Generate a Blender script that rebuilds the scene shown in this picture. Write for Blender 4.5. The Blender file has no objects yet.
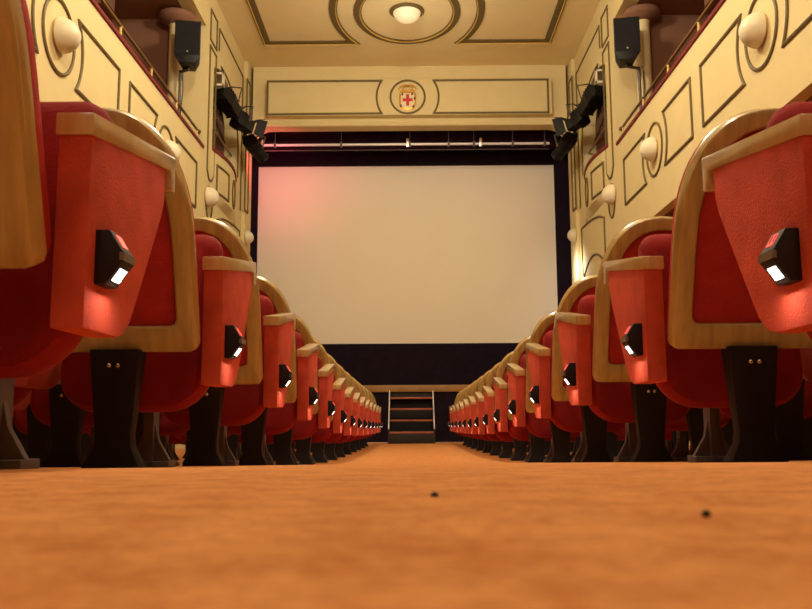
import bpy, bmesh, math, random
from math import sin, cos, pi, radians as R, sqrt, atan2
random.seed(4)
S = bpy.context.scene
COL = S.collection

# ------------------------------------------------------------------ materials
M = {}
def lin(c):
    return tuple((x/12.92 if x <= .04045 else ((x+.055)/1.055)**2.4) for x in c)
def mat(name, rgb, rough=.6, metal=0, var=.0, vscale=8, bump=0, bscale=60, spec=.5, sheen=0, emit=None, estr=0,
        coat=0, rgb2=None, detail=4):
    m = bpy.data.materials.new(name); m.use_nodes = True
    nt = m.node_tree; b = nt.nodes['Principled BSDF']
    c = lin([v/255 for v in rgb]) + (1,)
    b.inputs['Base Color'].default_value = c
    b.inputs['Roughness'].default_value = rough
    b.inputs['Metallic'].default_value = metal
    b.inputs['Specular IOR Level'].default_value = spec
    b.inputs['Coat Weight'].default_value = coat
    if sheen:
        b.inputs['Sheen Weight'].default_value = sheen
        b.inputs['Sheen Roughness'].default_value = .4
        b.inputs['Sheen Tint'].default_value = c
    tc = nt.nodes.new('ShaderNodeTexCoord')
    if var or rgb2:
        n = nt.nodes.new('ShaderNodeTexNoise'); n.inputs['Scale'].default_value = vscale
        n.inputs['Detail'].default_value = detail
        nt.links.new(tc.outputs['Object'], n.inputs['Vector'])
        r = nt.nodes.new('ShaderNodeValToRGB')
        r.color_ramp.elements[0].position = .3; r.color_ramp.elements[1].position = .7
        c2 = lin([v/255 for v in rgb2]) + (1,) if rgb2 else tuple(v*(1-var) for v in c[:3]) + (1,)
        r.color_ramp.elements[0].color = c2
        r.color_ramp.elements[1].color = c
        nt.links.new(n.outputs['Fac'], r.inputs['Fac'])
        nt.links.new(r.outputs['Color'], b.inputs['Base Color'])
    if bump:
        n2 = nt.nodes.new('ShaderNodeTexNoise'); n2.inputs['Scale'].default_value = bscale
        n2.inputs['Detail'].default_value = 3
        nt.links.new(tc.outputs['Object'], n2.inputs['Vector'])
        bp = nt.nodes.new('ShaderNodeBump'); bp.inputs['Strength'].default_value = bump
        bp.inputs['Distance'].default_value = .01
        nt.links.new(n2.outputs['Fac'], bp.inputs['Height'])
        nt.links.new(bp.outputs['Normal'], b.inputs['Normal'])
    if emit:
        b.inputs['Emission Color'].default_value = lin([v/255 for v in emit]) + (1,)
        b.inputs['Emission Strength'].default_value = estr
    M[name] = m
    return m

def wood(name, rgb, rgb2, rough):
    m = mat(name, rgb, rough, coat=.7)
    nt = m.node_tree; b = nt.nodes['Principled BSDF']
    tc = nt.nodes.new('ShaderNodeTexCoord'); mp = nt.nodes.new('ShaderNodeMapping')
    mp.inputs['Scale'].default_value = (30, 6, 4)
    n = nt.nodes.new('ShaderNodeTexNoise'); n.inputs['Scale'].default_value = 1.6; n.inputs['Detail'].default_value = 5
    nt.links.new(tc.outputs['Object'], mp.inputs['Vector']); nt.links.new(mp.outputs['Vector'], n.inputs['Vector'])
    r = nt.nodes.new('ShaderNodeValToRGB')
    r.color_ramp.elements[0].position = .3; r.color_ramp.elements[1].position = .7
    r.color_ramp.elements[0].color = lin([v/255 for v in rgb2]) + (1,)
    r.color_ramp.elements[1].color = lin([v/255 for v in rgb]) + (1,)
    nt.links.new(n.outputs['Fac'], r.inputs['Fac']); nt.links.new(r.outputs['Color'], b.inputs['Base Color'])
    b.inputs['Coat Roughness'].default_value = .15
    return m

wood('wood', (194,170,104), (166,140,80), .34)
wood('arm_wood', (206,182,128), (182,152,98), .3)
mat('velvet_lit', (206,86,66), .85, var=.28, vscale=14, bump=.25, bscale=180, sheen=.35, spec=.2)  # seat velvet, light on the aisle sides put into the colour
mat('velvet_shaded', (182,50,46), .85, var=.22, vscale=14, bump=.25, bscale=180, sheen=.3, spec=.2)  # same red velvet, darkened for the less lit seat backs
mat('cushion_shaded', (152,34,34), .85, var=.2, vscale=10, bump=.2, bscale=150, sheen=.1, spec=.2)  # same red again, under-seat shade put into the colour
mat('iron', (96,88,86), .45, metal=.3, var=.2, bump=.05)
mat('black_plastic', (22,18,22), .6, spec=.3)
mat('black_housing', (22,17,19), .6, spec=.3)
mat('grey_corner', (120,112,100), .4, metal=.4)
mat('chrome', (220,215,205), .2, metal=1)
mat('plaster', (222,204,150), .75, var=.05, vscale=3, bump=.05, bscale=40)
mat('plaster_ceiling', (240,222,172), .85, var=.05, vscale=2)
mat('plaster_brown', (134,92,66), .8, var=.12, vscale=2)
mat('moulding', (112,92,46), .6, var=.25, vscale=30)
mat('moulding_gold', (206,168,84), .4)
mat('shade', (228,218,188), .45, bump=.05, bscale=20)
mat('cap_velvet', (112,24,22), .8, sheen=.3)
mat('brass', (130,98,50), .35, metal=.7)
mat('black_cloth', (38,27,38), .95, var=.25, vscale=5, spec=.1)
mat('purple_cloth', (44,18,32), .9, var=.3, vscale=6, spec=.1)
mat('screen', (250,238,220), .9, var=.02, vscale=1, spec=.1)
mat('lip_wood', (168,126,68), .5, var=.2, vscale=6)
mat('tread', (176,96,66), .5, var=.2, vscale=10)
mat('step_black', (24,18,18), .6)
mat('white_metal', (238,230,235), .3, metal=.0)
mat('speaker', (14,13,15), .9, bump=.2, bscale=300)
mat('spot_black', (16,14,17), .5, spec=.35)
mat('bar_metal', (235,230,228), .35, metal=.2)
mat('lens_glass', (60,60,70), .1, spec=.8)
mat('red', (200,40,30), .5)
mat('crest_gold', (206,150,50), .35, metal=.5)
mat('crest_white', (232,216,176), .5)
mat('crest_dark', (60,44,30), .6)
mat('back_wall', (178,140,92), .85)
mat('window_red', (190,20,12), .3, emit=(255,80,70), estr=1.1)
mat('window_dark', (90,8,6), .4)
mat('lens_white', (255,255,255), .3, emit=(255,244,235), estr=3)
mat('globe_dim', (245,236,210), .4, emit=(255,225,170), estr=.25)
mat('globe_on', (255,235,200), .3, emit=(255,214,150), estr=6)
mat('door_brown', (92,50,32), .5)

def carpet():
    m = mat('carpet', (205,124,50), .95, bump=.5, bscale=220, sheen=.25, spec=.1)
    nt = m.node_tree; b = nt.nodes['Principled BSDF']
    tc = nt.nodes.new('ShaderNodeTexCoord')
    a = nt.nodes.new('ShaderNodeTexNoise'); a.inputs['Scale'].default_value = 130; a.inputs['Detail'].default_value = 3
    c = nt.nodes.new('ShaderNodeTexNoise'); c.inputs['Scale'].default_value = 22; c.inputs['Detail'].default_value = 4
    nt.links.new(tc.outputs['Object'], a.inputs['Vector']); nt.links.new(tc.outputs['Object'], c.inputs['Vector'])
    mx = nt.nodes.new('ShaderNodeMath'); mx.operation = 'ADD'
    nt.links.new(a.outputs['Fac'], mx.inputs[0]); nt.links.new(c.outputs['Fac'], mx.inputs[1])
    h = nt.nodes.new('ShaderNodeMath'); h.operation = 'MULTIPLY'; h.inputs[1].default_value = .5
    nt.links.new(mx.outputs[0], h.inputs[0])
    r = nt.nodes.new('ShaderNodeValToRGB')
    r.color_ramp.elements[0].position = .36; r.color_ramp.elements[1].position = .62
    r.color_ramp.elements[0].color = lin((184/255,114/255,62/255)) + (1,)
    r.color_ramp.elements[1].color = lin((220/255,156/255,96/255)) + (1,)
    nt.links.new(h.outputs[0], r.inputs['Fac']); nt.links.new(r.outputs['Color'], b.inputs['Base Color'])
carpet()

# ------------------------------------------------------------------ mesh building
class MB:
    def __init__(s): s.v = []; s.f = []
    def add(s, vs, fs):
        n = len(s.v); s.v += [tuple(p) for p in vs]; s.f += [tuple(i+n for i in f) for f in fs]
        return s
    def box(s, x0, x1, y0, y1, z0, z1):
        vs = [(x, y, z) for z in (z0, z1) for y in (y0, y1) for x in (x0, x1)]
        return s.add(vs, [(0,2,3,1),(4,5,7,6),(0,1,5,4),(2,6,7,3),(0,4,6,2),(1,3,7,5)])
    def hexa(s, vs):   # bottom 4 (ccw) then top 4
        return s.add(vs, [(3,2,1,0),(4,5,6,7),(0,1,5,4),(1,2,6,5),(2,3,7,6),(3,0,4,7)])
    def prism(s, pts, f):   # pts 2D polygon, f(a,b,t)->xyz, t in 0..1
        n = len(pts)
        vs = [f(a, b, 0) for a, b in pts] + [f(a, b, 1) for a, b in pts]
        fs = [tuple(range(n))[::-1], tuple(range(n, 2*n))]
        fs += [(i, (i+1) % n, n+(i+1) % n, n+i) for i in range(n)]
        return s.add(vs, fs)
    def rings(s, rings, cap0=True, cap1=True, closed=True):
        n = len(rings[0]); vs = [p for r in rings for p in r]; fs = []
        for k in range(len(rings)-1):
            for i in range(n if closed else n-1):
                j = (i+1) % n
                fs.append((k*n+i, k*n+j, (k+1)*n+j, (k+1)*n+i))
        if cap0: fs.append(tuple(range(n))[::-1])
        if cap1: fs.append(tuple((len(rings)-1)*n+i for i in range(n)))
        return s.add(vs, fs)
    def tube(s, pts, r, n=10, closed=False):
        P = [tuple(p) for p in pts]; rg = []
        from mathutils import Vector as V
        m = len(P); P = [V(p) for p in P]; up = None
        for i in range(m):
            if closed: t = P[(i+1) % m]-P[i-1]
            else: t = P[min(i+1, m-1)]-P[max(i-1, 0)]
            t.normalize()
            if up is None:
                up = V((0,0,1)) if abs(t.z) < .9 else V((1,0,0))
            a = t.cross(up).normalized(); up = a.cross(t).normalized()
            rr = r[i] if isinstance(r, (list, tuple)) else r
            rg.append([P[i]+a*(rr*cos(2*pi*k/n))+up*(rr*sin(2*pi*k/n)) for k in range(n)])
        if closed: rg.append(rg[0]); return s.rings(rg, False, False)
        return s.rings(rg)
    def lathe(s, prof, f, n=24):   # prof (r,h), f(x,y,h)
        rg = [[f(r*cos(2*pi*k/n), r*sin(2*pi*k/n), h) for k in range(n)] for r, h in prof]
        return s.rings(rg, prof[0][0] > 1e-4, prof[-1][0] > 1e-4)
    def build(s, name, m, parent=None, smooth=False, bevel=0, loc=None):
        me = bpy.data.meshes.new(name); me.from_pydata(s.v, [], s.f)
        bm = bmesh.new(); bm.from_mesh(me)
        bmesh.ops.remove_doubles(bm, verts=bm.verts, dist=1e-5)
        bmesh.ops.recalc_face_normals(bm, faces=bm.faces)
        if bevel:
            bmesh.ops.bevel(bm, geom=[e for e in bm.edges if len(e.link_faces) == 2 and e.calc_face_angle(0) > .5],
                            offset=bevel, segments=2, profile=.6, affect='EDGES', clamp_overlap=True)
        bm.to_mesh(me); bm.free()
        me.materials.append(M[m])
        if smooth or bevel:
            me.polygons.foreach_set('use_smooth', [True]*len(me.polygons))
            me.set_sharp_from_angle(angle=R(38))
        o = bpy.data.objects.new(name, me); COL.objects.link(o)
        if parent: o.parent = parent
        if loc: o.location = loc
        return o

def tag(o, label=None, cat=None, group=None, kind=None):
    if label: o['label'] = label
    if cat: o['category'] = cat
    if group: o['group'] = group
    if kind: o['kind'] = kind
    return o
def struct(o): o['kind'] = 'structure'; return o
def empty(name, loc, label=None, cat=None, group=None, rz=0):
    o = bpy.data.objects.new(name, None); COL.objects.link(o)
    o.location = loc; o.rotation_euler.z = rz; o.empty_display_size = .1
    return tag(o, label, cat, group)
KIDS = {}
def copy_tree(o, parent=None):
    c = o.copy(); COL.objects.link(c)
    if parent: c.parent = parent
    for ch in list(o.children): copy_tree(ch, c)
    return c

def inset(poly, d):   # poly ccw
    n = len(poly); out = []
    for i in range(n):
        p, a, b = poly[i], poly[i-1], poly[(i+1) % n]
        e1 = (p[0]-a[0], p[1]-a[1]); e2 = (b[0]-p[0], b[1]-p[1])
        l1 = sqrt(e1[0]**2+e1[1]**2) or 1; l2 = sqrt(e2[0]**2+e2[1]**2) or 1
        n1 = (-e1[1]/l1, e1[0]/l1); n2 = (-e2[1]/l2, e2[0]/l2)
        k = 1+n1[0]*n2[0]+n1[1]*n2[1]; k = max(k, .35)
        out.append((p[0]+d*(n1[0]+n2[0])/k, p[1]+d*(n1[1]+n2[1])/k))
    return out
def strip(mb, pts, w, h, f, closed=True):
    """a raised bead of width w and height h along a 2D path; f(a,b,h) -> xyz"""
    n = len(pts)
    if closed:
        A = inset(pts, w/2); B = inset(pts, -w/2)
        rg = [[f(*A[i], 0), f(*A[i], h*.7), f(*pts[i], h), f(*B[i], h*.7), f(*B[i], 0)] for i in range(n)]
        rg.append(rg[0]); mb.rings(rg, False, False, False)
    else:
        rg = []
        for i in range(n):
            a = pts[max(i-1, 0)]; b = pts[min(i+1, n-1)]
            t = (b[0]-a[0], b[1]-a[1]); l = sqrt(t[0]**2+t[1]**2) or 1
            q = (-t[1]/l*w/2, t[0]/l*w/2); p = pts[i]
            rg.append([f(p[0]+q[0], p[1]+q[1], 0), f(p[0]+q[0], p[1]+q[1], h*.7), f(p[0], p[1], h),
                       f(p[0]-q[0], p[1]-q[1], h*.7), f(p[0]-q[0], p[1]-q[1], 0)])
        mb.rings(rg, False, False, False)
def arc(cx, cy, r, a0, a1, n=16):
    return [(cx+r*cos(R(a0+(a1-a0)*i/n)), cy+r*sin(R(a0+(a1-a0)*i/n))) for i in range(n+1)]

# ------------------------------------------------------------------ floor profile (z = 0 at camera lens)
FP = [(-4, -.0), (0, -.034), (1.64, -.092), (2.54, -.137), (3.5, -.18), (5.46, -.277), (7.1, -.348), (9.06, -.392), (12, -.42), (15, -.434), (17.6, -.437), (24, -.437)]
FP[0] = (-4, .10)
def fz(y):
    n = len(FP)
    for i in range(n-1):
        if FP[i][0] <= y <= FP[i+1][0]: break
    def sl(k):
        if k <= 0: return (FP[1][1]-FP[0][1])/(FP[1][0]-FP[0][0])
        if k >= n-1: return 0
        return (FP[k+1][1]-FP[k-1][1])/(FP[k+1][0]-FP[k-1][0])
    (x0, y0), (x1, y1) = FP[i], FP[i+1]
    h = x1-x0; t = (y-x0)/h; a = sl(i); b = sl(i+1)
    return (2*t**3-3*t*t+1)*y0+(t**3-2*t*t+t)*h*a+(-2*t**3+3*t*t)*y1+(t**3-t*t)*h*b

W = 3.5; WB = 5.7; SY = 17.5; CZ = 7.60; BY = -4.0
mb = MB(); ys = [BY+.25*i for i in range(int((SY+.1-BY)/.25)+1)] + [SY+.1]
def tilt(x): return .0075+.004*max(-1.6, min(1.6, x))      # the old floor leans a little to the left
xs_ = [-WB, -1.6, 0, 1.6, WB]
mb.rings([[(x, y, fz(y)+tilt(x)) for x in xs_]+[(WB, y, fz(y)-.3), (-WB, y, fz(y)-.3)] for y in ys])
struct(mb.build('floor', 'carpet', smooth=True))
random.seed(9)
for (x, y, r) in ((.013, .50, .0018), (.114, .338, .0014)):
    m_ = MB(); n = 9
    m_.lathe([(r*.9, -.001), (r, .0006), (r*.5, .0016), (0, .0018)], lambda a, b, h: (x+a*1.3, y+b, fz(y)+tilt(x)+.001+h), n)
    tag(m_.build('lint_speck', 'black_plastic'), {0.013: 'tiny dark speck in the middle of the orange carpet', .114: 'tiny dark speck of lint on the carpet towards the right, nearest the camera'}[x], 'speck')

# ------------------------------------------------------------------ seats
def arch_outline(hw, H, n=26, e=2.35, hs=.36):
    """flat bottom, straight sides, flattened arch; ccw seen with u right, v up"""
    rb = .02; pts = [(-hw+rb, 0), (hw-rb, 0), (hw-.006, .006), (hw, rb)]
    for k in range(1, 5): pts.append((hw, rb+(H-hs-rb)*k/5))
    for k in range(n+1):
        a = pi*k/n
        c, s_ = cos(a), sin(a)
        pts.append((hw*math.copysign(abs(c)**(2/e), c), H-hs+hs*abs(s_)**(2/e)))
    for k in range(4, 0, -1): pts.append((-hw, rb+(H-hs-rb)*k/5))
    pts += [(-hw, rb), (-hw+.006, .006)]
    return pts
LEAN = R(19); ZB = .325; HV = .67; HW = .247; YB = -.075
def bk(u, d, v):   # back-plane coordinates -> local seat coordinates, d = forward
    return (u, YB - v*sin(LEAN) + d*cos(LEAN), ZB + v*cos(LEAN) + d*sin(LEAN))

def make_seat(aisle):
    """local: +x is the aisle side; y forward (screen); z up; origin on floor below seat middle, y=0 at the rear of the side panel"""
    root = empty('theatre_seat', (0, 0, 0))
    out = arch_outline(HW, HV)
    WF = .052; RL = .075
    def inner(w, rl): return [(a, b+rl) for a, b in arch_outline(HW-w, HV-w-rl, hs=.36-w*.6)]
    inn = inner(WF, RL)
    # inner opening: squarer lower corners
    prof = [(0, .052), (0, .030), (.05, .024), (.05, .018), (0, .014), (.06, .004), (.2, 0), (.9, 0), (1, .006), (1, .052)]
    fr = MB(); rg = []
    for t, d in prof:
        rg.append([bk(o[0]+(i[0]-o[0])*t, d, o[1]+(i[1]-o[1])*t) for o, i in zip(out, inn)])
    rg.append(rg[0]); fr.rings(rg, False, False)
    fr.build('back_frame', 'wood', root, smooth=True)
    p = MB(); io = inner(.054, .071)
    p.rings([[bk(a, .034, b) for a, b in io], [bk(a, .020, b) for a, b in io], [bk(a, .013, b) for a, b in inner(.072, .089)], [bk(a, .011, b) for a, b in inner(.12, .14)]])
    p.build('back_panel', 'velvet_shaded', root, smooth=True)
    c = MB(); rg = [[bk(a, d, b) for a, b in inner(k, k)] for k, d in ((.014, .046), (.010, .055), (.008, .075), (.010, .10), (.022, .122), (.05, .136), (.10, .142))]
    c.rings(rg); c.build('back_cushion', 'velvet_shaded', root, smooth=True)
    # tipped-up seat: side profile swept, rounded outline
    hw = .232
    def rr(w, z0, z1, rbt, rtp):
        pts = []
        for cx, cz, a0, r_ in ((w-rbt, z0+rbt, -90, rbt), (w-rtp, z1-rtp, 0, rtp), (-w+rtp, z1-rtp, 90, rtp), (-w+rbt, z0+rbt, 180, rbt)):
            for k in range(8): a = R(a0+90*k/7); pts.append((cx+r_*cos(a), cz+r_*sin(a)))
        return pts
    o3 = rr(hw, .165, .742, .125, .06)
    def sy(z, d): # forward position; bottom bulges toward the back
        t = (z-.165)/.56
        return .10 + .13*t + d
    s_ = MB(); rg = []
    for k, d in ((.045, .0), (.018, .012), (.004, .035), (0, .06), (.004, .09), (.018, .112), (.045, .125)):
        rg.append([(a, sy(b, d), b) for a, b in inset(o3, k)])
    s_.rings(rg); s_.build('seat_cushion', 'cushion_shaded', root, smooth=True)
    u = MB(); o4 = inset(o3, .05)
    u.rings([[(a, sy(b, .122), b) for a, b in o4], [(a, sy(b, .138), b) for a, b in inset(o4, .006)]])
    u.build('seat_underside', 'black_plastic', root, bevel=.003)
    # pedestal
    pd = MB(); sx = .004; yq = .335
    pd.box(sx-.017, sx+.017, yq-.035, yq+.03, .0, .24)
    pd.prism([(-.068, -.012), (.068, -.012), (.068, .012), (.03, .075), (.017, .13), (-.017, .13), (-.03, .075), (-.068, .012)],
             lambda a, b, t: (sx+a, yq-.016+.022*t, b))
    pd.box(sx-.07, sx+.07, yq-.04, yq+.05, -.012, .012)
    pd.prism([(0, .20), (.10, .30), (.16, .30), (.06, .20)], lambda a, b, t: (sx-.02+.04*t, yq-.12+a, b-.02))
    pd.build('pedestal', 'iron', root, bevel=.003)
    sb = MB(); bx = .026
    def tr(w, y0, y1, z): return [(bx-w, y0, z), (bx+w, y0, z), (bx+w, y1, z), (bx-w, y1, z)]
    sb.rings([tr(.084, -.10, -.03, -.015), tr(.080, -.10, -.03, .012), tr(.052, -.09, -.035, .065), tr(.049, -.088, -.04, .10), tr(.055, -.09, -.04, .16), tr(.069, -.098, -.03, .33), tr(.069, -.1, -.04, .335)])
    sb.box(bx-.075, bx-.005, -.03, .30, -.012, .014)
    sb.build('support_bracket', 'black_plastic', root, bevel=.004)
    for dx in (-.012, .012):
        bo = MB(); bo.lathe([(.006, 0), (.006, .006), (.003, .008), (0, .008)], lambda a, b, h: (bx+.0+dx+a, -.0975-h, .29+b), 8)
        bo.build('bolt', 'chrome', root, smooth=True)
    # side panel on the aisle side, profile in (y,z)
    xo, xi = .30, .242
    prof = [(0, .240), (.165, .240), (.20, .250), (.235, .276), (.30, .365), (.415, .530), (.434, .57), (.440, .648), (0, .577)]
    if not aisle: xo, xi = .296, .252
    sp = MB(); sp.prism(prof, lambda a, b, t: (xi+(xo-xi)*t, a, b)); sp.build('side_panel', 'velvet_lit', root, bevel=.006)
    e = .003
    cp = [(-.005, .572), (-.005, .612), (.49, .688), (.497, .684), (.497, .606), (.455, .600), (.455, .646), (.44, .644)]
    ar = MB(); ar.prism(cp, lambda a, b, t: (xi-e-.001+(xo-xi+2*e+.002)*t, a, b)); ar.build('armrest', 'arm_wood', root, bevel=.005)
    if aisle:
        # light housing: a wedge with two slanted faces; profile in (outward x, z)
        H = MB(); zc = .368; hh = .048
        pf = [(0, -hh), (.022, -hh), (.047, -.012), (.051, -.007), (.051, .009), (.047, .014), (.026, hh), (0, hh)]
        H.prism(pf, lambda a, b, t: (xo-.002+a, .036+.060*t, zc+b))
        al = H.build('aisle_light', 'black_housing', root, bevel=.003)
        def face(p, q, y0, y1, s0, s1, out_):
            dx, dz = q[0]-p[0], q[1]-p[1]; l = sqrt(dx*dx+dz*dz); nx, nz = abs(dz)/l, (dx/l if dx > 0 else -dx/l)
            nz = nz if (p[1]+q[1]) > 0 else -nz
            m_ = MB(); vs = []
            for o_ in (-.002, out_):
                for s__, y in ((s0, y0), (s1, y0), (s1, y1), (s0, y1)):
                    vs.append((xo-.002+p[0]+dx*s__+nx*o_, y, zc+p[1]+dz*s__+nz*o_))
            return m_.hexa(vs)
        face((.047, .014), (.026, hh), .052, .080, .16, .80, .0015).build('red_window', 'window_red', al)
        face((.022, -hh), (.047, -.012), .049, .083, .24, .82, .0015).build('lamp_lens', 'lens_white', al)
        cpz = MB().box(xo+.043, xo+.0507, .035, .097, zc-.006, zc+.008); cpz.build('grey_edge_clip', 'grey_corner', al)
    return root

seatA = make_seat(True); seatB = make_seat(False)
ORD = ['nearest', 'second', 'third', 'fourth', 'fifth', 'sixth', 'seventh', 'eighth', 'ninth', 'tenth', 'eleventh', 'twelfth', 'thirteenth', 'last']
NR = 14
used = {'A': False, 'B': False}
MIR = {}
def mirror_tree(o):
    """mirrored mesh data (shared by all the right-hand seats)"""
    def rec(a, parent):
        c = a.copy(); COL.objects.link(c)
        if parent: c.parent = parent
        if a.type == 'MESH':
            if a.data.name not in MIR:
                d = a.data.copy()
                for v in d.vertices: v.co.x = -v.co.x
                d.flip_normals(); MIR[a.data.name] = d
            c.data = MIR[a.data.name]
        for ch in list(a.children): rec(ch, c)
        return c
    return rec(o, None)
seatAR = mirror_tree(seatA); seatBR = mirror_tree(seatB)
protos = {(-1, 0): seatA, (-1, 1): seatB, (1, 0): seatAR, (1, 1): seatBR}
taken = set()
XA = {-1: -.544, 1: .690}
NS = 4
lamps = []
for side in (-1, 1):
    sn = 'left' if side < 0 else 'right'
    for r in range(NR):
        Y = (1.40 if side < 0 else 1.445)+(1.033 if side < 0 else 1.045)*r
        for k in range(NS):
            key = (side, 0 if k == 0 else 1)
            if key in taken: o = copy_tree(protos[key])
            else: o = protos[key]; taken.add(key)
            x = XA[side]+side*(.30+.55*k)
            o.location = (x, Y, fz(Y+.1)+tilt(x)-.002)
            row = ORD[r]+' row from the camera' if 0 < r < 13 else ('row nearest the camera' if r == 0 else 'row nearest the stage')
            if k == 0:
                tag(o, f'red aisle seat with glowing side lamp, {sn} of the aisle, {row}', 'seat', f'aisle seats {sn} of the aisle')
            else:
                tag(o, f'red seat, {ORD[k]} in from the aisle, {sn} side, {row}', 'seat', f'inner seats {sn} of the aisle')
            if k == 0: lamps.append((side, x+(-side)*.325, Y+.068, o.location.z+.344))
# dark strokes of the row sign on the nearest right lamp
al = [c for c in seatAR.children if c.name.startswith('aisle_light')][0]
mk = MB(); xo = .30; zc = .368; hh = .048
for y0 in (.056, .070):
    vs = []
    p, q = (.047, .014), (.026, .048); dx, dz = q[0]-p[0], q[1]-p[1]; l = sqrt(dx*dx+dz*dz); nx, nz = abs(dz)/l, abs(dx)/l
    for o_ in (.001, .0022):
        for s_, y in ((.34, y0), (.74, y0), (.74, y0+.004), (.34, y0+.004)):
            vs.append((-(xo-.002+p[0]+dx*s_+nx*o_), y, zc+p[1]+dz*s_+nz*o_))
    mk.hexa(vs)
ob = mk.build('row_mark', 'window_dark', al); ob['label'] = 'dark row letter on the red lamp window'

for side, x, y, z in lamps:
    L = bpy.data.lights.new('aisle_lamp', 'AREA'); L.shape = 'RECTANGLE'; L.size = .05; L.size_y = .03
    L.energy = .8; L.color = (1, .84, .66)
    o = bpy.data.objects.new('aisle_lamp_light', L); COL.objects.link(o)
    o.location = (x - side*.004, y, z-.012)
    o.rotation_euler = (0, side*R(22), 0)

# ------------------------------------------------------------------ walls
def wall_side(s):
    nm = 'left' if s < 0 else 'right'
    X = lambda a: s*a
    def bx(mb, a, b, *r): mb.box(min(s*a, s*b), max(s*a, s*b), *r)
    # outer wall behind the balcony and under it
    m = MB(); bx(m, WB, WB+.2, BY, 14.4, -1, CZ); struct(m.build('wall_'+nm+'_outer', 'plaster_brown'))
    # inner wall: band over the balcony, pier, arched box opening
    m = MB()
    bx(m, W, W+.25, BY, 13.87, 6.78, CZ)                 # band above balcony opening
    bx(m, W, WB+.2, 13.87, 14.5, -1, CZ)                  # pier, closes the balcony
    bx(m, W, W+.25, 14.5, 16.55, -1, 4.0)                # under the box
    bx(m, W, W+.25, 16.55, SY+.35, -1, CZ)               # last pier
    n = 20
    for i in range(n):
        a0 = 14.5+2.05*i/n; a1 = 14.5+2.05*(i+1)/n
        f = lambda a: 5.75+.72*sqrt(max(0, 1-((a-15.30)/1.27)**2))
        z0, z1 = f(a0), f(a1)
        x0, x1 = s*W, s*(W+.25)
        m.hexa([(x0, a0, z0), (x1, a0, z0), (x1, a1, z1), (x0, a1, z1), (x0, a0, CZ), (x1, a0, CZ), (x1, a1, CZ), (x0, a1, CZ)])
    w = m.build('wall_'+nm, 'plaster'); struct(w)
    # bowed front of the box
    m = MB(); rg = []
    B = lambda a: .12*sin(pi*min(1, max(0, (a-14.5)/2.05)))
    for i in range(n+1):
        a = 14.5+2.05*i/n; b = B(a); zt = 4.79; zb = 4.0-.0
        rg.append([(s*(W-b), a, zt), (s*(W-b+.14), a, zt), (s*(W+.25), a, zb-.12), (s*W, a, zb-.12), (s*(W-b), a, zb)])
    m.rings(rg); bw = m.build('wall_'+nm+'_box_front', 'plaster', smooth=True); struct(bw)
    m = MB(); rg = []
    for i in range(n+1):
        a = 14.5+2.05*i/n; b = B(a)
        rg.append([(s*(W-b-.02), a, 4.77), (s*(W-b-.02), a, 4.83), (s*(W-b+.18), a, 4.83), (s*(W-b+.18), a, 4.77)])
    m.rings(rg); c = m.build('parapet_cap', 'cap_velvet', bw, smooth=True)
    # box recess
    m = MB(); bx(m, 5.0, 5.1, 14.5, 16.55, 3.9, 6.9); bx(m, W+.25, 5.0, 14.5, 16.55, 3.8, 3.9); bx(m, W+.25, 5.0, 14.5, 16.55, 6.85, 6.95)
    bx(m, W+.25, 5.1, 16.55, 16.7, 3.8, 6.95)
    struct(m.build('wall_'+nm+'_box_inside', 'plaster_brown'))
    m = MB(); rg = []
    for i in range(25):
        y = 14.55+1.0*i/24; rg.append([(s*(4.6+.05*sin(i*1.9)), y, 3.9), (s*(4.6+.05*sin(i*1.9)), y, 6.85), (s*(4.63+.05*sin(i*1.9)), y, 6.85), (s*(4.63+.05*sin(i*1.9)), y, 3.9)])
    m.rings(rg); tag(m.build('curtain', 'purple_cloth', smooth=True), f'dark curtain hanging inside the box opening on the {nm} wall', 'curtain', 'curtains inside the boxes')
    m = MB(); m.tube([(s*(W+.1), 14.5, 5.32), (s*(W+.1), 16.55, 5.32)], .022)
    tag(m.build('box_rail', 'brass', smooth=True), f'metal bar across the box opening in the {nm} wall', 'rail')
    # balcony parapet
    m = MB(); bx(m, W, W+.13, BY, 13.87, 2.90, 4.60); bx(m, W+.13, WB, BY, 13.87, 2.90, 3.12)
    pp = m.build('wall_'+nm+'_balcony_parapet', 'plaster'); struct(pp)
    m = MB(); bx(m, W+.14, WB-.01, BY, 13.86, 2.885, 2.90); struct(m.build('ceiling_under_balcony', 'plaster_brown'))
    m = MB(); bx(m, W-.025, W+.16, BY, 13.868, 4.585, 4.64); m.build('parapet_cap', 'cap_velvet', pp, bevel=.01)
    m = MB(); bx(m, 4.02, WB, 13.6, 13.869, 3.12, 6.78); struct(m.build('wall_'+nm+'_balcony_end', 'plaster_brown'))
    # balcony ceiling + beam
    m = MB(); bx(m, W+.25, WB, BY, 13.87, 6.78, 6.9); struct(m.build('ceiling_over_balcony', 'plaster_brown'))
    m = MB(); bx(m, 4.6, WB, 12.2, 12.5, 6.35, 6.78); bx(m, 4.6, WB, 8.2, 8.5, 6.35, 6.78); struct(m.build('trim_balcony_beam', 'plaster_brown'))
    # pilaster beside the stage
    m = MB(); bx(m, 3.43, W+.02, 17.18, SY+.35, -1, CZ); struct(m.build('wall_'+nm+'_pilaster', 'plaster', bevel=.015))
    # column with round capital
    c = empty('column', (s*3.88, 13.42, 3.12), f'round cream column with disc capital on the {nm} balcony, behind the loudspeaker', 'column', 'balcony columns')
    MB().lathe([(.15, 0), (.15, .1), (.125, .14), (.12, 3.42), (.14, 3.46)], lambda a, b, h: (a, b, h)).build('shaft', 'plaster', c, smooth=True)
    MB().lathe([(.14, 3.44), (.2, 3.47), (.29, 3.53), (.30, 3.56), (.30, 3.62), (.2, 3.66)], lambda a, b, h: (a, b, h), 32).build('capital', 'plaster_brown', c, smooth=True)
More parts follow.
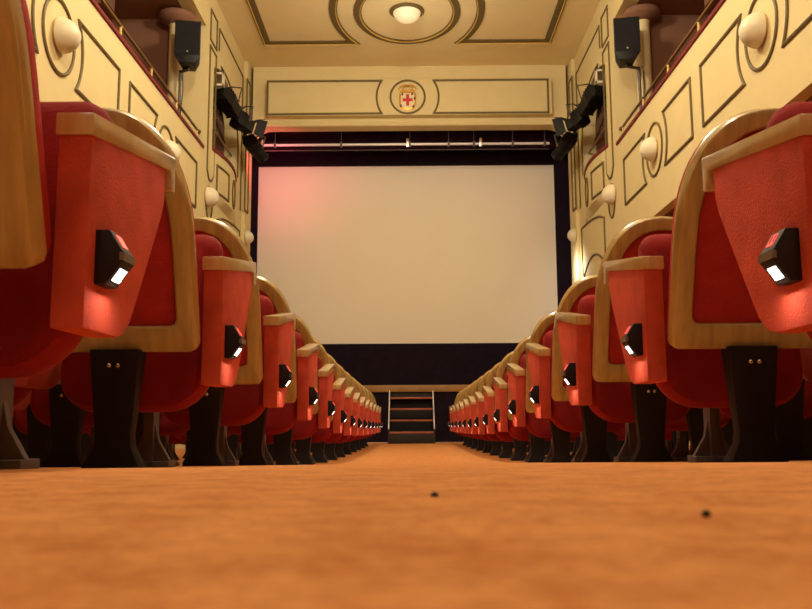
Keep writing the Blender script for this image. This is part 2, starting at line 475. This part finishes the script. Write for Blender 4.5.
    # brass rail over the parapet cap
    r = empty('balcony_rail', (s*(W+.05), 13.75, 4.64), f'thin brass handrail on short posts above the {nm} balcony parapet', 'rail', 'balcony handrails')
    MB().tube([(0, 0, .2), (0, -16.5, .2)], .022).build('handrail', 'brass', r, smooth=True)
    MB().lathe([(0, -.04), (.03, -.03), (.042, 0), (.03, .03), (0, .04)], lambda a, b, h: (a, b, .2+h), 12).build('ball_end', 'brass', r, smooth=True)
    for i in range(12):
        MB().tube([(0, -.12-1.25*i, 0), (0, -.12-1.25*i, .2)], .019, 8).build('post', 'moulding_gold', r, smooth=True)
    MB().tube([(0, -.1, .2), (0, -.1, .09), (0, -.42, .0)], .012, 8).build('brace', 'brass', r, smooth=True)
    # mouldings
    g = lambda a, b, h: (s*(W-h+.002), a, b)
    tn = [0]
    def mould(pts, closed=True, w=.034, f=g, parent=w):
        m_ = MB(); strip(m_, pts, w if isinstance(w, float) else .034, .028, f, closed)
        o_ = m_.build('trim', 'moulding', smooth=False); struct(o_); return o_
    def circ(cy, cz, rad, f=g, ry=None): return mould(arc(cy, cz, rad, 0, 360*(31/32), 31) if ry is None else [(cy+ry*cos(2*pi*i/32), cz+rad*sin(2*pi*i/32)) for i in range(32)], f=f)
    zt, zb, zc = 4.21, 3.46, 3.835
    per = 3.73
    def concave(c0, sgn, far, straight_first):
        # panel from the circle side (concave arc) at c0+sgn*.47 to far
        cr = .60; a = math.degrees(math.asin(.375/cr))
        pts = arc(c0, zc, cr, -a, a, 10) if sgn > 0 else arc(c0, zc, cr, 180-a, 180+a, 10)
        if sgn > 0: return pts+[(far, zt), (far, zb)]
        return pts+[(far, zb), (far, zt)]
    for i, c0 in enumerate((11.75, 8.02, 4.29, .56)):
        circ(c0, zc-.01, .375)
        if i < 3:
            if i == 0: mould(concave(c0, 1, 13.45, 0))
            else: mould(concave(c0, 1, c0+1.72, 0))
            mould(concave(c0, -1, c0-1.62, 0))
    # pier panels
    mould([(14.15, 4.32), (14.15, 6.56), (14.61, 6.56), (14.61, 4.32), (14.50, 4.20), (14.38, 4.17), (14.26, 4.20)])
    mould([(14.15, 6.68), (14.15, 7.23), (14.62, 7.23), (14.62, 6.68)])
    mould([(14.80, 6.75), (14.80, 7.18), (17.0, 7.18), (17.0, 4.3)], False)
    mould([(17.12, 4.35), (17.12, 7.17), (17.45, 7.17), (17.45, 4.35)], f=lambda a, b, h: (s*(3.43-h), a-.02, b), w=.035)
    a_ = [(14.62+0*i, 0) for i in range(0)]
    fz_ = lambda a: 5.75+.72*sqrt(max(0, 1-((a-15.30)/1.27)**2))
    mould([(15.0+1.5*i/14, fz_(15.0+1.5*i/14)+.07) for i in range(15)]+[(16.66, 5.5), (16.66, 4.9)], False)
    circ(14.36, 3.76, .29, ry=.22)
    # small panel and ring on the bowed front
    gb = lambda a, b, h: (s*(W-B(a)-h), a, b)
    mould([(15.36-.08*i, 4.56) for i in range(9)]+[(14.72, 4.3)]+[(14.72+.08*i, 4.06) for i in range(9)]+[(15.36, 4.3)], f=gb)
    circ(15.88, 4.33, .27, f=gb, ry=.19)
    # arched moulded panels below the box
    mould([(14.97, 2.9), (14.97, 3.62), (15.4, 3.74), (15.9, 3.81), (16.4, 3.85), (16.98, 3.86), (16.98, 2.9)], False)
    mould([(15.1+1.8*i/14, 2.62+.5*sin(pi*(.15+.7*i/14))) for i in range(15)], False)
    return w
wall_side(-1); wall_side(1)

# sconces
def make_sconce(s):
    o = empty('wall_sconce', (0, 0, 0))
    MB().lathe([(.15, 0), (.15, .015), (.12, .022)], lambda a, b, h: (-s*h, a, b), 24).build('back_plate', 'moulding_gold', o, smooth=True)
    prof = [(.002, .215)]
    n = 14
    for k in range(1, n+1):
        a = pi/2*(1-k/n); r = .175*cos(a)+(.004 if k % 2 else 0); prof.append((r, .025+.19*sin(a)))
    prof = [(.16, .02)] + prof[::-1]
    MB().lathe(prof, lambda a, b, h: (-s*h, a, b), 32).build('shade', 'shade', o, smooth=True)
    return o
SC = [(14.20, 3.83, 'on the pier by the box'), (11.75, 3.83, 'on the balcony front between the narrow panels'), (8.02, 3.83, 'on the balcony front nearest the camera')]
for s in (-1, 1):
    nm = 'left' if s < 0 else 'right'
    first = make_sconce(s); o = first
    for i, (y, z, d) in enumerate(SC):
        if i: o = copy_tree(first)
        o.location = (s*W, y, z); tag(o, f'round cream wall sconce {d}, {nm} wall', 'wall lamp', 'sconces along the side walls')
    o = copy_tree(first); o.location = (s*3.43, 17.30, 3.8); o.scale = (.8, .8, .8)
    tag(o, f'small round cream sconce on the pilaster beside the screen, {nm} wall', 'wall lamp', 'sconces along the side walls')
L = bpy.data.lights.new('pilaster_glow', 'AREA'); L.energy = 9; L.size = .1; L.color = (1, .95, .88)
o = bpy.data.objects.new('pilaster_glow', L); COL.objects.link(o); o.location = (3.12, 17.12, 3.15); o.rotation_euler = (R(18), R(-62), 0)

# ------------------------------------------------------------------ proscenium wall
def rounded_top(hw, z0, z1, r, n=8):
    return [(-hw, z0)] + [(-hw+r-r*cos(pi/2*k/n), z1-r+r*sin(pi/2*k/n)) for k in range(n+1)] + [(hw-r+r*sin(pi/2*k/n), z1-r+r*cos(pi/2*k/n)) for k in range(n+1)] + [(hw, z0)]
OW, OT = 3.37, 6.25
m = MB(); rt = rounded_top(OW, 4.0, OT, .38)
for i in range(len(rt)-1):
    (a, b), (c, d) = rt[i], rt[i+1]
    if abs(a-c) < 1e-6: continue
    m.hexa([(a, SY, b), (c, SY, d), (c, SY+.3, d), (a, SY+.3, b), (a, SY, CZ), (c, SY, CZ), (c, SY+.3, CZ), (a, SY+.3, CZ)])
struct(m.build('wall_front', 'plaster'))
m = MB(); 
def offs(d): return rounded_top(OW+d*.0, 4.0, OT+d, .30+d)
rg = []
for (d, y) in ((0, 0), (0, -.03), (.02, -.05), (.05, -.05), (.08, -.03), (.09, 0)):
    rg.append([(a, SY+y, b) for a, b in rounded_top(OW, 5.6, OT+d, .38+d*.9)])
m.rings(rg, False, False, False); o = m.build('trim_proscenium', 'plaster', smooth=True); struct(o)
# frieze
m = MB(); m.box(-3.02, 3.02, SY-.2, SY, 6.43, 7.22); fr = m.build('trim_frieze', 'plaster', bevel=.01); struct(fr)
gf = lambda a, b, h: (a-.04, SY-.2-h+.001, b)
def ft(pts, w=.04):
    m_ = MB(); strip(m_, pts, w, .025, gf); struct(m_.build('trim', 'moulding'))
aa = math.degrees(math.asin(.36/.66))
ft(arc(0, 6.825, .66, -aa, aa, 10)[::1]+[(2.98, 7.19), (2.98, 6.46)])
ft(arc(0, 6.825, .66, 180-aa, 180+aa, 10)+[(-2.98, 6.46), (-2.98, 7.19)])
ft([(.365*cos(2*pi*i/40), 6.825+.365*sin(2*pi*i/40)) for i in range(40)])
# crest
cr = empty('coat_of_arms', (-.04, SY-.2, 6.82), 'small coat of arms with gold crown and red cross, above the screen', 'emblem')
fc = lambda d0, d1: (lambda a, b, t: (a, -d0-(d1-d0)*t, b))
sh = [(-.12, .07), (.12, .07), (.12, -.12), (.10, -.18), (.04, -.195), (0, -.215), (-.04, -.195), (-.10, -.18), (-.12, -.12)]
MB().prism([(a*1.25, b*1.12-.005) for a, b in sh], fc(0, .015)).build('shield_border', 'crest_gold', cr, bevel=.004)
MB().prism(sh, fc(.012, .028)).build('shield', 'crest_white', cr, bevel=.003)
MB().prism([(-.028, .045), (.028, .045), (.028, -.03), (.09, -.03), (.09, -.085), (.028, -.085), (.028, -.165), (-.028, -.165), (-.028, -.085), (-.09, -.085), (-.09, -.03), (-.028, -.03)], fc(.026, .036)).build('red_cross', 'red', cr)
for (a, b) in ((-.095, .045), (.125, -.03), (-.12, -.165), (.08, .05), (.10, -.18)):
    MB().prism([(a-.015, b-.02), (a+.015, b-.02), (a+.015, b+.02), (a-.015, b+.02)], fc(.014, .032)).build('charge', 'crest_dark', cr)
m = MB()
m.prism([(-.12, .075), (.12, .075), (.13, .11), (-.13, .11)], fc(0, .04))
for k in range(5):
    x = -.14+.07*k; x0 = -.1+.05*k; hgt = .19 if k == 2 else .175
    m.tube([(x0, -.025, .11), (x*1.15, -.045, .15), (x*.75, -.04, .195), (0, -.02, .215)], .014, 6)
m.build('crown', 'crest_gold', cr, smooth=True)
m = MB()
for k in range(5): m.lathe([(0, -.014), (.012, -.007), (.012, .007), (0, .014)], lambda a, b, h: (-.12+.06*k+a, -.045+b, .135+h), 8)
m.box(-.006, .006, -.03, -.018, .21, .265); m.box(-.018, .018, -.03, -.018, .238, .248)
m.build('crown_pearls', 'crest_white', cr, smooth=True)

cr.scale = (1.2, 1, 1.2)
# ------------------------------------------------------------------ ceiling
m = MB().box(-WB-.2, WB+.2, BY, SY+.35, CZ, CZ+.2); struct(m.build('ceiling', 'plaster_ceiling'))
gc = lambda a, b, h: (a, b, CZ-h)
def ct(pts, closed=True):
    m_ = MB(); strip(m_, pts, .15, .03, gc, closed); struct(m_.build('trim', 'moulding'))
    m_ = MB(); strip(m_, inset(pts, .045), .022, .045, gc, closed); struct(m_.build('trim', 'moulding_gold'))
def earc(cy, a, b, t0, t1, n=20): return [(-.04+a*cos(R(t0+(t1-t0)*i/n)), cy+b*sin(R(t0+(t1-t0)*i/n))) for i in range(n+1)]
for CY in (15.1, 9.3, 3.5):
    ct([(-.04+.93*cos(2*pi*i/48), CY+1.2*sin(2*pi*i/48)) for i in range(48)])
    ct(earc(CY, 1.38, 1.92, -38.7, 38.7)+[(2.80, CY+1.2), (2.80, CY-1.2)])
    ct(earc(CY, 1.38, 1.92, 180-38.7, 180+38.7)+[(-2.88, CY-1.2), (-2.88, CY+1.2)])
def make_globe():
    o = empty('ceiling_lamp', (0, 0, 0))
    MB().lathe([(.32, 0), (.33, -.02), (.31, -.04), (.25, -.045)], lambda a, b, h: (a, b, h), 32).build('ring', 'moulding', o, smooth=True)
    pr = [(.26*sin(pi*k/16), -.03+.19*cos(pi*k/16)) for k in range(7, 16)]+[(.002, -.22)]
    MB().lathe([(.2, -.03)]+pr, lambda a, b, h: (a, b, h), 32).build('globe', 'globe_dim', o, smooth=True)
    return o
gl = make_globe(); gl.location = (-.04, 15.0, CZ); tag(gl, 'round white globe lamp in the ceiling circle above the stage end', 'ceiling lamp', 'ceiling globes')
for i, (yy, e) in enumerate(((9.4, 560), (3.9, 640))):
    c = copy_tree(gl); c.location = (-.05, yy, CZ)
    tag(c, ['lit round globe lamp in the middle of the hall ceiling', 'lit round globe lamp in the ceiling over the nearest seats'][i], 'ceiling lamp', 'ceiling globes')
    for ch in c.children:
        if ch.name.startswith('globe'):
            ch.data = ch.data.copy(); ch.data.materials[0] = M['globe_on']
    L = bpy.data.lights.new('hall_lamp', 'POINT'); L.energy = e; L.shadow_soft_size = .3; L.color = (1, .89, .70)
    o = bpy.data.objects.new('hall_lamp', L); COL.objects.link(o); o.location = (-.05, yy, CZ-.8)

L = bpy.data.lights.new('stage_end_fill', 'POINT'); L.energy = 80; L.shadow_soft_size = .3; L.color = (1, .88, .62)  # added fill in mid-air, brightens the frieze and front ceiling
o = bpy.data.objects.new('stage_end_fill', L); COL.objects.link(o); o.location = (-.04, 14.2, CZ-2.0)
# back wall, with sconces and area fills added to light the seat backs
m = MB().box(-WB-.2, WB+.2, BY-.2, BY, -1, CZ+.2); struct(m.build('wall_back', 'back_wall'))
for s in (-1, 1):
    o = make_sconce(1); o.rotation_euler.z = -pi/2 if 1 else 0
    o.location = (s*2.0, BY, 5.2); tag(o, f'added unseen sconce on the rear wall, {"left" if s<0 else "right"} of the aisle', 'wall lamp')
    L = bpy.data.lights.new('rear_fill', 'AREA'); L.energy = 36; L.size = .9; L.color = (1, .84, .66)
    q = bpy.data.objects.new('rear_fill', L); COL.objects.link(q); q.location = (s*2.0, BY+.3, 5.2); q.rotation_euler = (R(80), 0, 0)

# ------------------------------------------------------------------ stage
SF = .73
m = MB().box(-4.2, 4.2, SY+.05, 21.5, SF-.1, SF); struct(m.build('floor_stage', 'step_black'))
m = MB().box(-W, W, SY-.02, SY+.07, -.6, SF-.14); struct(m.build('wall_stage_front', 'black_cloth'))
m = MB().box(-W, W, SY-.07, SY+.09, SF-.14, SF+.0); struct(m.build('trim_stage_edge', 'lip_wood', bevel=.01))
m = MB().box(-W, W, SY-.16, SY-.02, -.45, -.425); struct(m.build('trim_stage_base', 'white_metal'))
m = MB(); m.box(-4.4, -4.2, SY+.3, 21.5, -.6, 8.6); m.box(4.2, 4.4, SY+.3, 21.5, -.6, 8.6); struct(m.build('wall_stage_sides', 'black_cloth'))
m = MB().box(-4.4, 4.4, 21.5, 21.7, -.6, 8.6); struct(m.build('wall_stage_back', 'black_cloth'))
m = MB().box(-4.4, 4.4, SY+.35, 21.7, 8.6, 8.7); struct(m.build('ceiling_stage', 'black_cloth'))
# cinema screen + masking
sc = empty('cinema_screen', (-.07, 19.0, SF), 'wide cream cinema screen with black masking filling the stage opening', 'screen')
x0, x1, z0, z1 = -3.42, 3.38, 1.72-SF, 5.83-SF
m = MB(); rg = []
m.box(x0, x1, 0, .02, z0, z1); m.build('screen_sheet', 'screen', sc)
for n_, b in (('top_masking', (x0-.6, x1+.6, -.03, .06, z1, z1+2.3)), ('bottom_masking', (x0-.6, x1+.6, -.03, .06, .0, z0)),
              ('side_masking', (x0-.6, x0, -.03, .06, z0, z1)), ('side_masking', (x1, x1+.6, -.03, .06, z0, z1))):
    MB().box(*b).build(n_, 'black_cloth', sc)
# valance and pipe
m = MB(); rg = []
for i in range(120):
    x = -3.9+7.8*i/119; y = 18.3+.03*sin(i*1.1)
    rg.append([(x, y, 5.98+.02*sin(i*.7)), (x, y, 7.4), (x, y+.02, 7.4), (x, y+.02, 5.98+.02*sin(i*.7))])
m.rings(rg); tag(m.build('stage_valance', 'purple_cloth', smooth=True), 'short dark purple valance hanging above the screen', 'curtain')
pb = empty('lighting_bar', (-.05, 17.95, 6.0), 'long bright metal bar with clamps hung across the top of the stage opening', 'lighting bar')
MB().tube([(-3.22, 0, 0), (3.1, 0, 0)], .028, 12).build('pipe', 'bar_metal', pb, smooth=True)
MB().tube([(-3.22, .05, -.11), (3.1, .05, -.11)], .010, 8).build('cable_wire', 'iron', pb, smooth=True)
for x in (-2.9, -1.45, 0.05, .9, 1.45, 2.3, 3.0):
    m = MB(); m.box(x-.025, x+.025, -.04, .04, -.05, .045); m.tube([(x, 0, .03), (x, 0, .5)], .008, 6)
    m.build('clamp', 'iron', pb)
for x in (-3.18, -.0, 1.6):
    m = MB(); m.box(x-.03, x+.03, -.05, .02, -.06, .12); m.build('bracket', 'chrome', pb, bevel=.005)

# ------------------------------------------------------------------ steps to the stage
st = empty('stage_steps', (0, 16.5, fz(16.6)), 'open black steps with red-brown treads and pale side edges leading up to the stage', 'steps')
H = SF-fz(16.6)
zt_ = [.235, .465, .69, .915]
hw = .44
for i, z in enumerate(zt_):
    y = .02+.235*i
    MB().box(-hw+.02, hw-.02, y, y+.24, z-.035, z).build('tread', 'tread', st, bevel=.006)
MB().box(-hw, hw, .03, .25, 0, .20).build('bottom_step_box', 'step_black', st, bevel=.005)
for s in (-1, 1):
    m = MB(); m.prism([(.03, .0), (.97, 0), (.97, .93), (.84, .93), (.06, .22)], lambda a, b, t: (s*(hw-.015+.03*t), a, b))
    m.build('side_board', 'step_black', st)
    m = MB(); m.prism([(.05, .30), (.08, .27), (.88, 1.0), (.88, 1.055)], lambda a, b, t: (s*(hw-.01+.02*t), a-.03, b))
    m.build('side_rail', 'white_metal', st)
m = MB().box(-hw+.03, hw-.03, .96, .98, .0, 1.0); m.build('back_board', 'step_black', st)

# ------------------------------------------------------------------ loudspeakers
for s in (-1, 1):
    nm = 'left' if s < 0 else 'right'
    xs = -3.57 if s < 0 else 3.50
    sp = empty('loudspeaker', (xs, 13.05, 5.69), f'black loudspeaker on a pole at the end of the {nm} balcony', 'speaker', 'loudspeakers')
    m = MB(); rg = []
    w, h = .205, .70
    def oct_(z, k, d0=-.17, d1=.2): return [(-w*k, d0, z), (w*k, d0, z), (w*k*.75, d1, z), (-w*k*.75, d1, z)]
    m.rings([oct_(.0, .62), oct_(.12, 1), oct_(h-.02, 1), oct_(h, .97)])
    m.build('cabinet', 'spot_black', sp, bevel=.008)
    m = MB(); m.hexa([(-w*.93, -.172, .13), (w*.93, -.172, .13), (w*.93, -.165, .13), (-w*.93, -.165, .13), (-w*.93, -.182, h-.03), (w*.93, -.182, h-.03), (w*.93, -.165, h-.03), (-w*.93, -.165, h-.03)])
    m.build('grille', 'speaker', sp)
    MB().lathe([(.016, 0), (.016, .006), (0, .006)], lambda a, b, hh_: (a, -.178-hh_, .18+b), 12).build('badge', 'chrome', sp)
    sp.rotation_euler.z = s*R(-8)
    po = empty('speaker_pole', (s*3.735, 13.2, 3.135), f'dark pole with a dangling cable carrying the {nm} loudspeaker', 'pole', 'loudspeaker poles')
    MB().tube([(0, 0, 0), (0, 0, 2.55)], .024).build('tube', 'iron', po, smooth=True)
    MB().tube([(0, 0, 2.53), (xs-s*3.735, -.1, 2.525)], .025).build('bracket', 'iron', po)
    MB().tube([(.05, -.05, 2.55), (.06, -.04, 2.2), (.03, -.03, 1.8), (.06, -.04, 1.5)], .008, 6).build('cable', 'black_plastic', po, smooth=True)
    MB().lathe([(.045, 0), (.045, .02), (.025, .05)], lambda a, b, h_: (a, b, h_), 16).build('foot', 'iron', po)

# ------------------------------------------------------------------ stage spotlights
from mathutils import Vector, Matrix
def spotlight(name, loc, aim, ln, rad, label, barn, square=False):
    o = empty(name, loc, label, 'spotlight', 'spotlights hanging from the box openings')
    q = (Vector(aim)-Vector(loc)).to_track_quat('Z', 'Y'); o.rotation_mode = 'QUATERNION'; o.rotation_quaternion = q
    n = 4 if square else 20; k = 1.25 if square else 1
    rot = pi/4 if square else 0
    def f(a, b, h): return (a*cos(rot)-b*sin(rot), a*sin(rot)+b*cos(rot), h)
    MB().lathe([(rad*.5*k, -ln*.5), (rad*k, -ln*.42), (rad*k, ln*.1), (rad*.92*k, ln*.12)], f, n).build('lamp_body', 'spot_black', o, bevel=.006)
    MB().lathe([(rad*.85*k, ln*.1), (rad*.8*k, ln*.45), (rad*.9*k, ln*.47), (rad*.9*k, ln*.5), (rad*.75*k, ln*.5)], f, n).build('lens_tube', 'spot_black', o, bevel=.004)
    MB().lathe([(0, ln*.485), (rad*.7, ln*.485), (rad*.7, ln*.505), (0, ln*.515)], lambda a, b, h: (a, b, h), 16).build('lens', 'lens_glass', o, smooth=True)
    for z in (-.3, -.18, -.06): MB().lathe([(rad*1.06*k, ln*z-.012), (rad*1.06*k, ln*z+.012)], f, n).build('cooling_fin', 'spot_black', o)
    y = MB(); y.tube([(rad*k+.03, 0, 0), (rad*k+.03, rad*k+.1, -.02), (0, rad*k+.16, -.03), (-rad*k-.03, rad*k+.1, -.02), (-rad*k-.03, 0, 0)], .014, 6)
    y.build('yoke', 'iron', o, smooth=True)
    for sx_ in (-1, 1): MB().lathe([(.03, 0), (.03, .03), (0, .03)], lambda a, b, h: (sx_*(rad*k+.01+h), a, b), 10).build('knob', 'chrome' if sx_ > 0 else 'iron', o)
    if barn:
        for t in range(4):
            c_, s_ = cos(t*pi/2), sin(t*pi/2)
            def pl(a, b, h): return (a*c_-b*s_, a*s_+b*c_, h)
            r_ = rad*k*.85
            MB().hexa([pl(-r_, r_, ln*.5), pl(r_, r_, ln*.5), pl(r_, r_+.006, ln*.5), pl(-r_, r_+.006, ln*.5),
                       pl(-r_*1.25, r_*1.6, ln*.5+.16), pl(r_*1.25, r_*1.6, ln*.5+.16), pl(r_*1.25, r_*1.6+.006, ln*.5+.16), pl(-r_*1.25, r_*1.6+.006, ln*.5+.16)]).build('barn_door', 'spot_black', o)
    return o
for s in (-1, 1):
    nm = 'left' if s < 0 else 'right'
    br = empty('lamp_bracket', (s*3.46, 14.72, 6.17), f'white wall bracket holding the spotlights in the {nm} box opening', 'bracket', 'spotlight brackets')
    m = MB(); m.box(-.1, .1, -.03, .03, -.13, -.09); m.box(-.1, -.06, -.03, .03, -.13, .13); m.box(.06, .1, -.03, .03, -.13, .13); m.box(-.1, .1, -.03, .03, .09, .13)
    m.build('square_frame', 'shade', br, bevel=.006)
    m = MB(); m.tube([(s*.1, .0, -.1), (s*.26, .4, -.3), (s*.27, 1.78, -.6)], .022, 8); m.build('arm', 'iron', br, smooth=True)
    a = -1
    m = MB(); m.tube([(s*.02, .03, .1), (-s*.02, .12, .22), (s*.02, .4, .3), (s*.14, .9, .2), (s*.2, 1.3, -.1)], .012, 6); m.build('cable', 'black_plastic', br, smooth=True)
    spotlight('stage_spotlight', (s*3.37, 15.05, 5.86), (s*2.9, 16.4, 5.2), .54, .165, f'upper black ribbed spotlight next to the white bracket, {nm} box', False, True)
    spotlight('stage_spotlight', (s*3.22, 15.68, 5.70), (s*2.2, 17.0, 5.15), .42, .155, f'middle black spotlight with open barn doors, {nm} box', True, True)
    spotlight('stage_spotlight', (s*3.10, 16.46, 5.44), (s*2.3, 18.2, 4.55), .62, .145, f'lowest long black spotlight, closest to the screen, {nm} side', False)
    MB_ = MB(); MB_.tube([(s*3.62, 14.6, 5.9), (s*3.45, 15.2, 5.5), (s*3.32, 16.2, 5.35)], .016, 6)
# red gel spot grazing the screen's upper left corner
L = bpy.data.lights.new('red_gel', 'SPOT'); L.energy = 75; L.color = (1, .12, .22); L.spot_size = R(125); L.spot_blend = 1; L.shadow_soft_size = .05
o = bpy.data.objects.new('red_gel_light', L); COL.objects.link(o); o.location = (-2.98, 17.0, 5.28)
o.rotation_euler = (Vector((-3.1, 19.0, 5.75))-Vector(o.location)).to_track_quat('-Z', 'Y').to_euler()

# ------------------------------------------------------------------ world, camera, view
w = bpy.data.worlds.new('world'); S.world = w; w.use_nodes = True
w.node_tree.nodes['Background'].inputs[0].default_value = (.02, .015, .01, 1)
cam = bpy.data.cameras.new('camera'); co = bpy.data.objects.new('camera', cam); COL.objects.link(co)
cam.sensor_width = 36; cam.lens = 36*850/812; cam.clip_start = .01
cam.dof.use_dof = True; cam.dof.focus_distance = 4.0; cam.dof.aperture_fstop = 14
pitch = math.atan(116.6/850)
from mathutils import Euler
co.rotation_euler = (Euler((R(90)+pitch, 0, math.atan(4.8/850))).to_matrix() @ Matrix.Rotation(R(-.3), 3, 'Z')).to_euler()
co.location = (0, 0, 0)
S.camera = co
S.view_settings.view_transform = 'Standard'; S.view_settings.look = 'None'; S.view_settings.gamma = 1
S.view_settings.exposure = 0.0
S.cycles.use_denoising = True
S.cycles.max_bounces = 8; S.cycles.diffuse_bounces = 5
